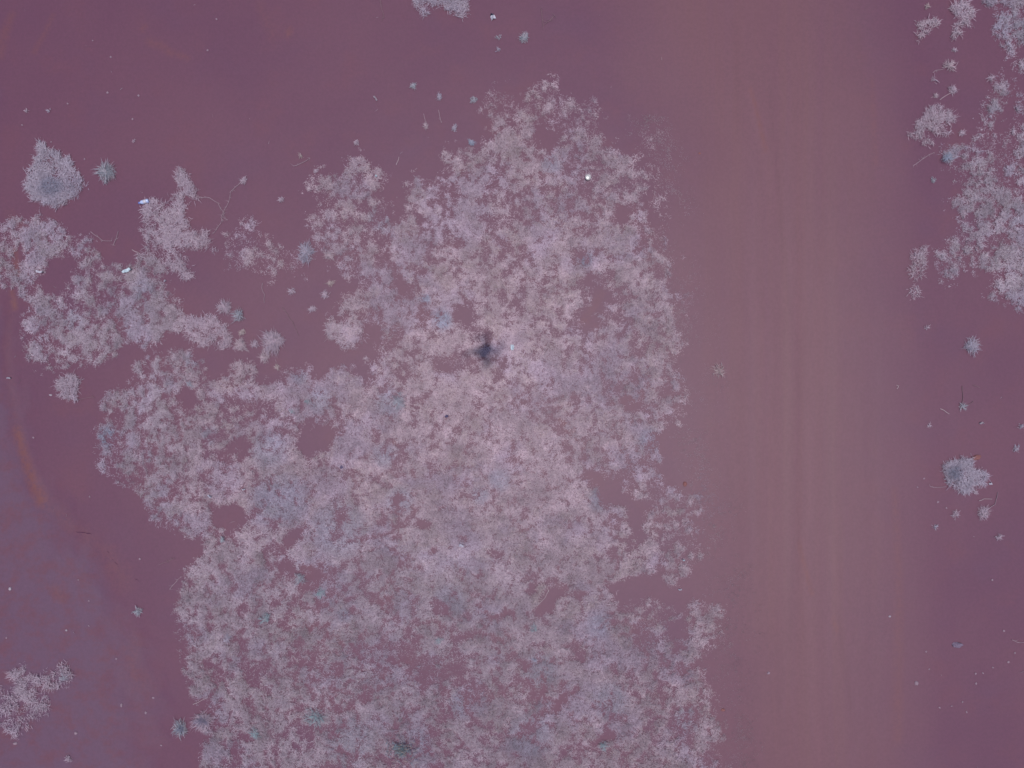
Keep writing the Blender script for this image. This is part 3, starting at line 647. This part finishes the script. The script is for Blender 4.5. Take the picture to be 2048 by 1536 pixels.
# ---------------------------------------------------------------- runners and straws
M_STRAW = plain('straw', (.36, .27, .30), .6, .3, 120, .15)
M_RUN = plain('runner_stem', (.27, .185, .225), .7, .2, 120, .2)
M_RUNF = plain('dusty_runner_stem', (.18, .105, .13), .7, .2, 120, .15)
def tube(pts, r0, r1, sides=5, hairs=0):
    """tapering tube through photo-pixel points, resting on the soil"""
    bm = bmesh.new(); P3 = []
    for k in range(len(pts)-1):
        m_ = max(2, int(math.dist(pts[k], pts[k+1])/7))
        for j in range(m_):
            t = j/m_; x = pts[k][0]*(1-t)+pts[k+1][0]*t+random.uniform(-.8, .8); y = pts[k][1]*(1-t)+pts[k+1][1]*t+random.uniform(-.8, .8)
            P3.append((x, y))
    P3.append(pts[-1])
    cx, cy = P3[0]; ox, oy = wx(cx), wy(cy)
    pos = [Vector((wx(x)-ox, wy(y)-oy, float(gz(x, y)[0])+r0+random.uniform(0, .006))) for x, y in P3]
    rings = []
    def ring(p, d, r):
        s_ = d.cross(Vector((0, 0, 1))).normalized(); u = s_.cross(d).normalized()
        return [bm.verts.new(p+s_*math.cos(6.283*k/sides)*r+u*math.sin(6.283*k/sides)*r) for k in range(sides)]
    for i, p in enumerate(pos):
        d = (pos[min(i+1, len(pos)-1)]-pos[max(i-1, 0)]).normalized()
        rings.append(ring(p, d, r0+(r1-r0)*i/(len(pos)-1)))
    for a, b_ in zip(rings, rings[1:]):
        for k in range(sides): bm.faces.new((a[k], a[(k+1) % sides], b_[(k+1) % sides], b_[k]))
    bm.faces.new(rings[0][::-1]); bm.faces.new(rings[-1])
    for _ in range(hairs):
        p = random.choice(pos); an = random.uniform(0, 6.283); L = random.uniform(.02, .055); w = .0026
        d = Vector((math.cos(an), math.sin(an), random.uniform(0, .3))); s_ = Vector((-d.y, d.x, 0))*w
        vs = [bm.verts.new(p-s_), bm.verts.new(p+s_), bm.verts.new(p+d*L)]
        bm.faces.new(vs)
    me = bpy.data.meshes.new('stem'); bm.to_mesh(me); bm.free(); return me, (ox, oy, 0)
RUNNERS = [
 ([(490,358),(472,374),(462,384),(458,404),(448,420),(446,436),(456,440)], 16, 'forked pale runner hanging from the spiky star of straw', M_RUN),
 ([(398,394),(420,396),(436,406),(446,424),(442,446),(428,466)], 22, 'bristly curved runner bounding a round bare spot by the star clump', M_RUN),
 ([(182,464),(196,474),(206,481),(224,482)], 3, 'short bent runner on bare soil above the left mat', M_RUN),
 ([(228,490),(232,478),(237,462)], 4, 'thin upright stalk rising above the left mat', M_RUN),
 ([(525,566),(524,576),(529,590),(529,606)], 0, 'hair-thin runner drooping from the thin grass drift', M_RUN),
 ([(564,614),(576,630),(586,646),(592,660),(598,672)], 4, 'dark thin runner slanting down the left bare patch', M_RUNF),
 ([(760,-10),(762,14),(767,30),(764,42)], 8, 'hairy faint stalk hanging in from the top edge', M_RUNF),
 ([(1081,16),(1084,34),(1086,60)], 4, 'faint straight stalk near the top, left of the track', M_RUNF),
 ([(1109,32),(1100,42),(1088,50)], 6, 'faint feathery stalk right beside the straight stalk near the top', M_RUNF),
 ([(848,228),(850,240),(852,252)], 0, 'upright straw above the tiny pink tuft', M_RUN),
 ([(877,220),(880,234),(883,246)], 2, 'short straw right of the upright straw above main mat', M_RUN),
 ([(588,332),(600,328),(612,322),(620,316)], 3, 'fine curved runner beside the tiny tan sprig', M_RUN),
 ([(322,1510 - 1078),(340,1500-1068)], 0, 'short straw lying inside the star-shaped clump', M_STRAW),
 ([(265,500),(275,505),(286,510)], 0, 'pale straw pointing into the star-shaped clump from the left', M_STRAW),
 ([(387,1408),(400,1402),(416,1395)], 0, 'long pale straw on bare soil above the tuft with dark eye', M_STRAW),
 ([(340,1178),(352,1164),(362,1154)], 5, 'feathery stalk pointing out of the lower mat left rim', M_RUN),
 ([(322,1127),(336,1123),(350,1116)], 4, 'faint feathery stalk above the lower mat left rim', M_RUNF),
 ([(1879,200),(1888,193),(1904,185)], 0, 'straight straw tail of the rounded pale tuft near the track', M_STRAW),
 ([(1864,146),(1872,141),(1888,138)], 2, 'thin arched straw left of the spiky pink star tuft', M_RUN),
 ([(1826,332),(1840,322),(1846,318)], 4, 'feathery straw at the track edge below the pinkish clump', M_RUN),
 ([(1846,318),(1858,310),(1868,305)], 3, 'thin straw linking the feathery straw to the grass chain', M_RUN),
 ([(1880,818),(1892,824),(1898,828)], 0, 'short pale straw left of the spidery green sprig', M_STRAW),
 ([(1860,973),(1874,975),(1892,973)], 2, 'flat straw lying left of the dense grey-lilac clump', M_RUN),
 ([(1924,772),(1925,790),(1924,812)], 0, 'faint upright stem above the spidery green sprig', M_RUNF),
 ([(1926,816),(1938,808),(1946,802)], 0, 'faint slanting stem right of the spidery green sprig', M_RUNF),
 ([(1976,1018),(1990,1008),(1996,984)], 0, 'thin bent stem right of the straggling pale tuft', M_RUN),
 ([(1958,1002),(1968,997),(1984,998)], 0, 'short curved straw above the straggling pale tuft', M_STRAW),
 ([(1945,770),(1958,775)], 0, 'short faint straw above right of the spidery sprig', M_RUNF),
 ([(2024,1280),(2034,1284),(2046,1285)], 2, 'curved grey straw at the right edge, lower right', M_RUN),
 ([(585,1310),(594,1320),(598,1326)], 0, 'bright needle of straw on the thin lower mat', M_STRAW),
 ([(1288,359),(1300,357)], 0, 'bright short straw right of the round metal lid', M_STRAW),
 ([(792,330),(797,320),(798,314)], 0, 'upright straw in the top notch of the main mat', M_STRAW),
 ([(1794,778),(1797,772),(1793,770)], 0, 'little hooked pale straw alone on the right side of the track', M_STRAW),
 ([(155,800),(170,797),(186,794)], 2, 'faint straw right of the fan-shaped clump', M_RUNF),
 ([(1098,1180),(1090,1196),(1074,1212)], 0, 'straw along the small tan grass tongue', M_STRAW),
]
for pts, hairs, lab, mt in RUNNERS:
    me, loc = tube(pts, .0042 if mt is not M_RUNF else .0036, .0026, 5, int(hairs*1.6)); me.materials.append(mt)
    tag(link('grass_stalk' if 'stalk' in lab or 'straw' in lab.lower() or 'stem' in lab else 'grass_runner', me, loc=loc), lab, 'straw' if 'straw' in lab else 'stalk', 'loose stalks and runners')

# ---------------------------------------------------------------- stones and pebbles
def rock_mesh(rx, ry, rz, seed, mat, sub=2, rough=.3):
    bm = bmesh.new(); bmesh.ops.create_icosphere(bm, subdivisions=sub, radius=1)
    for v in bm.verts:
        k = 1+rough*mnoise.noise(v.co*1.3+Vector((seed*3.1, seed*1.7, 0)))+.4*rough*mnoise.noise(v.co*3+Vector((seed, 0, seed*2.3)))
        v.co = Vector((v.co.x*rx*k, v.co.y*ry*k, max(v.co.z, -.35)*rz*k))
    me = bpy.data.meshes.new('rock'); bm.to_mesh(me); bm.free(); me.materials.append(mat); return me
M_PEB = plain('pale_pebble', (.25, .17, .215), .7, .3, 150, .2)
M_PEBW = plain('white_pebble', (.34, .28, .33), .5, .4, 150, .1)
M_ORANGE = plain('orange_stone', (.205, .085, .085), .8, .25, 80, .2)
M_GREYST = plain('grey_stone', (.17, .125, .185), .8, .3, 80, .2)
M_DARKST = plain('dark_stone', (.055, .042, .10), .7, .3, 80, .2)
M_CRACKSHADE = plain('crack_shade_paint', (.072, .025, .054), .9, .2, 60, .2)  # dark tone standing in for the shade inside the crust cracks
def stone(name, x, y, rx, ry, rz, seed, mat, lab, cat='stone', group=None, rot=0, sub=2, rough=.3):
    o = link(name, rock_mesh(rx*S, ry*S, rz*S, seed, mat, sub, rough), loc=(wx(x), wy(y), float(gz(x, y)[0])+.1*rz*S))
    o.rotation_euler = (0, 0, rot); return tag(o, lab, cat, group)
stone('stone', 1953, 915, 9, 5.5, 4, 1, M_ORANGE, 'flat orange stone at the upper right of the dense grey-lilac clump', rot=.25)
stone('stone', 1914, 1290, 10, 5.5, 5, 2, M_GREYST, 'angular grey stone alone right of the track, lower right', rot=.05, rough=.5)
stone('stone', 684, 934, 4.4, 4.2, 4, 3, M_DARKST, 'dark blue round lump on a red bare pocket left of centre')
stone('stone', 893, 832, 4.2, 3.6, 4, 4, M_DARKST, 'dark purple round lump below the drone shadow')
stone('stone', 1833, 1366, 4, 4.6, 3, 5, M_PEB, 'largest pale pebble right of the track near the bottom', 'pebble')
stone('stone', 1538, 1347, 3.2, 3.2, 2.5, 6, M_PEB, 'pale pebble alone on the track near the bottom', 'pebble')
stone('stone', 1780, 1233, 2.6, 2, 2, 7, M_PEBW, 'bright white pebble at the right edge of the track', 'pebble')
stone('stone', 151, 1467, 3.4, 3, 2.5, 8, M_PEB, 'pale pebble on red soil at the lower left, above the small grey tuft', 'pebble')
stone('stone', 242, 1411, 2.2, 4, 2, 9, M_PEB, 'oblong pale pebble on the lilac crust', 'pebble')
stone('stone', 291, 1426, 2.5, 3, 2, 10, M_PEB, 'roundish pale pebble left of the long pale straw', 'pebble')
stone('stone', 30, 1487, 4.4, 3, 2.5, 11, M_PEB, 'flat pale pebble below the thin patch at the left edge', 'pebble')
stone('stone', 132, 1261, 2, 2, 2, 12, M_PEBW, 'sparkling white pebble in the middle of the lilac crust', 'pebble')
stone('stone', 19, 1178, 3, 3.6, 3, 13, M_PEBW, 'white pebble on the crust at the left picture edge', 'pebble')
stone('stone', 1399, 307, 3, 2, 1.6, 14, M_ORANGE, 'tiny orange clod on the left half of the track', 'clod')
stone('stone', 1370, 968, 4, 5, 2.5, 15, M_ORANGE, 'small orange clod at the left track edge right of the bare pocket', 'clod')
stone('stone', 102, 790, 3.4, 2, 2, 16, M_PEBW, 'white pebble left of the fan-shaped clump', 'pebble')
stone('stone', 1446, 1420, 4.5, 3, 2.5, 17, M_ORANGE, 'small orange clod at the right rim of the lower mat', 'clod')
PEB_L = [(185,81),(221,114),(135,207),(215,185),(277,191),(265,238),(44,250),(102,284),(169,318),(415,100),(433,38),(67,875),(180,993)]
PEB_R = [(1952,1367),(1925,1404),(1933,1424),(1966,1346),(1986,1335),(2017,1324),(1858,1338),(1985,1160),(1848,957),(1835,974),(1876,1004),(1893,1016),(1852,1303),(2008,1262),(1951,1347),(1903,1412),(1879,1415),(2030,1306)]
PEB_B = [(177,1202),(177,1252),(306,1396),(12,1276),(156,1160),(322,1491),(232,1318),(280,1118)]
for lst, lab, grp in ((PEB_L, 'tiny pale pebble on bare soil in the upper left', 'pebbles upper left'), (PEB_R, 'tiny pale pebble right of the track in the lower right', 'pebbles lower right'), (PEB_B, 'tiny pale pebble on the lower left crust', 'pebbles on the crust')):
    for i, (x, y) in enumerate(lst):
        stone('pebble', x, y, 1.7+random.random()*1.1, 1.5+random.random(), 1.6, 20+i, M_PEB, lab, 'pebble', grp, random.random()*3, 1)
# drying cracks of the crust: their shade painted as dark flat strips on the soil
def crack_shade(pts, w):
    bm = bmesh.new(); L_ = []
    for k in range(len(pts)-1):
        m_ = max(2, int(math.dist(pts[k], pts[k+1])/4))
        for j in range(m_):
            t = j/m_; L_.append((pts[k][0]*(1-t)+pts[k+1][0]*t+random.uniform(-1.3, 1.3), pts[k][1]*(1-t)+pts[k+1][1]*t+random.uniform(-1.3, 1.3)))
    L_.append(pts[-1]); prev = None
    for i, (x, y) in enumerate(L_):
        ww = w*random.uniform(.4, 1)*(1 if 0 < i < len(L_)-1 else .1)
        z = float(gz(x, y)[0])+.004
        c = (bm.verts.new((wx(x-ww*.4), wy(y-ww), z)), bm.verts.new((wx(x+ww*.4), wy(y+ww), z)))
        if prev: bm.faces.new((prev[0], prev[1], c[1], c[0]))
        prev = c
    me = bpy.data.meshes.new('crack_shade'); bm.to_mesh(me); bm.free(); me.materials.append(M_CRACKSHADE); return me
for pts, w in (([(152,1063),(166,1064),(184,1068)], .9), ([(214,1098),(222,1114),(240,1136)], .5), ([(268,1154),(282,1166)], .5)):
    link('crack_shade', crack_shade(pts, w), parent=ground)

# ---------------------------------------------------------------- litter
M_CLEAR = plain('clear_plastic', (.40, .46, .70), .3, .6, 40, .06)
M_WHITEP = plain('white_plastic', (.48, .45, .53), .35, .5, 40, .06)
M_METAL = plain('dull_metal', (.50, .48, .48), .35, .5, 90, .08, .25)
M_CAP = plain('blue_cap', (.10, .16, .50), .4, .5, 40, .05)
M_FOIL = plain('foil', (.60, .68, .74), .35, .6, 60, .08, .3)
M_BLACK = plain('black_plastic', (.03, .03, .06), .5, .4, 40, .1)
def lathe(profile, mat, name, seg=16):
    bm = bmesh.new(); rings = []
    for (x, r) in profile:
        rings.append([bm.verts.new((x, math.cos(6.283185*k/seg)*r, math.sin(6.283185*k/seg)*r)) for k in range(seg)])
    for a, b_ in zip(rings, rings[1:]):
        for k in range(seg): bm.faces.new((a[k], b_[k], b_[(k+1) % seg], a[(k+1) % seg]))
    bm.faces.new(rings[0]); bm.faces.new(rings[-1][::-1])
    bmesh.ops.recalc_face_normals(bm, faces=bm.faces)
    for f in bm.faces: f.smooth = True
    me = bpy.data.meshes.new(name); bm.to_mesh(me); bm.free(); me.materials.append(mat); return me
e = bpy.data.objects.new('plastic_bottle', None); COL.objects.link(e)
tag(e, 'small clear bluish plastic bottle lying at the corner of the star-shaped clump', 'bottle')
link('bottle_body', lathe([(-.056, .012), (-.054, .021), (-.048, .0235), (-.03, .0225), (-.012, .0235), (.008, .0225), (.022, .0235), (.034, .020), (.042, .0115), (.050, .0105)], M_CLEAR, 'bottle_body'), e)
link('bottle_cap', lathe([(.0505, .0115), (.052, .0130), (.062, .0130), (.064, .0115)], M_CAP, 'bottle_cap'), e)
link('label_band', lathe([(-.029, .0229), (-.028, .0239), (.006, .0239), (.007, .0229)], M_WHITEP, 'label_band'), e)
e.location = (wx(291), wy(405), .034); e.rotation_euler = (0, R(-4), R(16+180))
e = bpy.data.objects.new('jar_lid', None); COL.objects.link(e)
tag(e, 'round pale metal lid lying in the upper part of the main mat', 'lid')
def disc(profile, mat, name):
    me = lathe(profile, mat, name, 24)
    for v in me.vertices: v.co = Vector((v.co.y, v.co.z, v.co.x))
    return me
link('lid_top', disc([(0, .024), (.0015, .026), (.003, .0262), (.0045, .024), (.0046, .004)], M_METAL, 'lid_top'), e)
link('rim', disc([(-.008, .0305), (-.006, .0330), (.003, .0330), (.0062, .0315), (.0064, .0285), (.0048, .0270), (-.0078, .0285)], M_METAL, 'rim'), e)
e.location = (wx(1175), wy(357), .052); e.rotation_euler = (R(4), R(3), 0)
def scrap(name, x, y, w, h, rot, mat, lab, seed, z=.03, cat='litter'):
    """crumpled sheet with thickness"""
    bm = bmesh.new(); nx, ny = 6, 4; top = []; bot = []
    rr = random.Random(seed)
    for j in range(ny):
        for i in range(nx):
            u, v = i/(nx-1)-.5, j/(ny-1)-.5
            x_ = u*w*S*(1+.25*rr.uniform(-1, 1)*(abs(u) > .45)); y_ = v*h*S*(1+.3*rr.uniform(-1, 1)*(abs(v) > .45))
            z_ = rr.uniform(0, .016)+.012*math.sin(u*7+seed)
            top.append(bm.verts.new((x_, y_, z_+.0015))); bot.append(bm.verts.new((x_, y_, z_-.0015)))
    for j in range(ny-1):
        for i in range(nx-1):
            a = j*nx+i; bm.faces.new((top[a], top[a+1], top[a+nx+1], top[a+nx])); bm.faces.new((bot[a], bot[a+nx], bot[a+nx+1], bot[a+1]))
    per = [i for i in range(nx)]+[j*nx+nx-1 for j in range(1, ny)]+[(ny-1)*nx+i for i in range(nx-2, -1, -1)]+[j*nx for j in range(ny-2, 0, -1)]
    for k in range(len(per)):
        a, b_ = per[k], per[(k+1) % len(per)]; bm.faces.new((top[a], bot[a], bot[b_], top[b_]))
    me = bpy.data.meshes.new(name); bm.to_mesh(me); bm.free(); me.materials.append(mat)
    o = link(name, me, loc=(wx(x), wy(y), float(gz(x, y)[0])+z)); o.rotation_euler = (0, 0, rot); return tag(o, lab, cat, 'scraps of litter')
scrap('foil_scrap', 1025, 695, 6, 10, .1, M_FOIL, 'bright glinting foil scrap right of the drone shadow', 1, .045)
scrap('plastic_wrapper', 986, 36, 8, 7, .4, M_WHITEP, 'white crumpled wrapper on bare soil near the top edge', 2, .012)
scrap('wrapper_flap', 984, 31, 6, 5, -.3, M_BLACK, 'dark scrap tucked against the white wrapper near the top', 12, .008)
scrap('plastic_shard', 81, 544, 13, 4, -.12, M_WHITEP, 'white plastic strip beside the bare spot in the left mat', 3, .02)
scrap('plastic_scrap', 257, 542, 15, 6, .5, M_FOIL, 'bluish plastic scrap on the top edge of the left mat', 4, .035)
scrap('plastic_shard', 923, 1089, 9, 4, -.2, M_WHITEP, 'white shard low in the middle of the dense mat', 5, .045)
scrap('plastic_shard', 20, 756, 6, 3, -.1, M_WHITEP, 'little white chip at the left picture edge below the left mat', 6, .012)
scrap('plastic_shard', 422, 992, 9, 3, -.6, M_WHITEP, 'white sliver with a dark side above the lower left bare pocket', 7, .04)
scrap('plastic_shard', 489, 978, 6, 2.4, 0, M_WHITEP, 'thin white sliver right of the sliver with a dark side', 8, .04)
scrap('plastic_shard', 1360, 1179, 6, 2.6, 0, M_WHITEP, 'white chip at the right end of the long bare pocket', 9, .012)
scrap('plastic_shard', 1366, 1119, 4, 2.4, 0, M_FOIL, 'tiny glint on the grass lobe left of the track', 10, .04)
scrap('plastic_shard', 754, 354, 3.5, 3.5, 0, M_FOIL, 'tiny white glint on the left shoulder of the main mat', 11, .045)
scrap('plastic_shard', 331, 562, 4, 3.4, .4, M_WHITEP, 'tiny white chip in the bare gap below the star-shaped clump', 13, .01)
scrap('plastic_shard', 1981, 967, 6, 3.6, .3, M_WHITEP, 'small white chip just right of the dense grey-lilac clump', 14, .01)
scrap('plastic_shard', 751, 197, 11, 3, -.95, M_PEBW, 'pale sliver alone on upper bare soil left of the small tufts', 15, .008)
scrap('plastic_shard', 1962, 846, 7, 4, .15, M_PEBW, 'pale chip below right of the spidery green sprig', 16, .008)

# ---------------------------------------------------------------- the drone that carries the camera; its shadow falls on the mat
dr = bpy.data.objects.new('camera_drone', None); COL.objects.link(dr)
tag(dr, 'small grey quadcopter drone hovering overhead that throws the dark soft shadow', 'drone')
M_DR = plain('drone_shell', (.35, .35, .37), .45, .4, 30, .05); M_DK = plain('drone_dark', (.05, .05, .055), .5, .4, 30, .05)
def boxm(name, sx, sy, sz, mat, bev=.01):
    bm = bmesh.new(); bmesh.ops.create_cube(bm, size=1)
    for v in bm.verts: v.co = Vector((v.co.x*sx, v.co.y*sy*(1-.2*(v.co.z > 0)), v.co.z*sz))
    bmesh.ops.bevel(bm, geom=bm.edges[:], offset=bev, segments=2, affect='EDGES')
    me = bpy.data.meshes.new(name); bm.to_mesh(me); bm.free(); me.materials.append(mat); return me
DZ = 8.30
link('body', boxm('body', .16, .24, .07, M_DR, .03), dr)
link('battery', boxm('battery', .07, .10, .022, M_DK, .005), dr, (0, -.03, .036))
link('gimbal', boxm('gimbal', .05, .045, .032, M_DK, .006), dr, (0, .07, -.05))
for sx_ in (-1, 1):
    for sy_ in (-1, 1):
        a = Vector((sx_*.055, sy_*.08, .01)); b_ = Vector((sx_*.125, sy_*.115, .02))
        d = b_-a; me = boxm('arm', d.length, .034, .022, M_DR, .005)
        o = link('arm', me, dr, (a+b_)/2); o.rotation_euler = (0, 0, math.atan2(d.y, d.x))
        mo = disc([(-.018, .013), (-.016, .0155), (.014, .0155), (.016, .012)], M_DK, 'motor'); link('motor', mo, dr, b_)
        pr = boxm('propeller', .21, .036, .003, M_DK, .001)
        o = link('propeller', pr, dr, b_+Vector((0, 0, .022))); o.rotation_euler = (R(4), 0, random.uniform(0, 3.1))
dr.location = (0, -.03, DZ); dr.rotation_euler = (0, 0, R(-38))
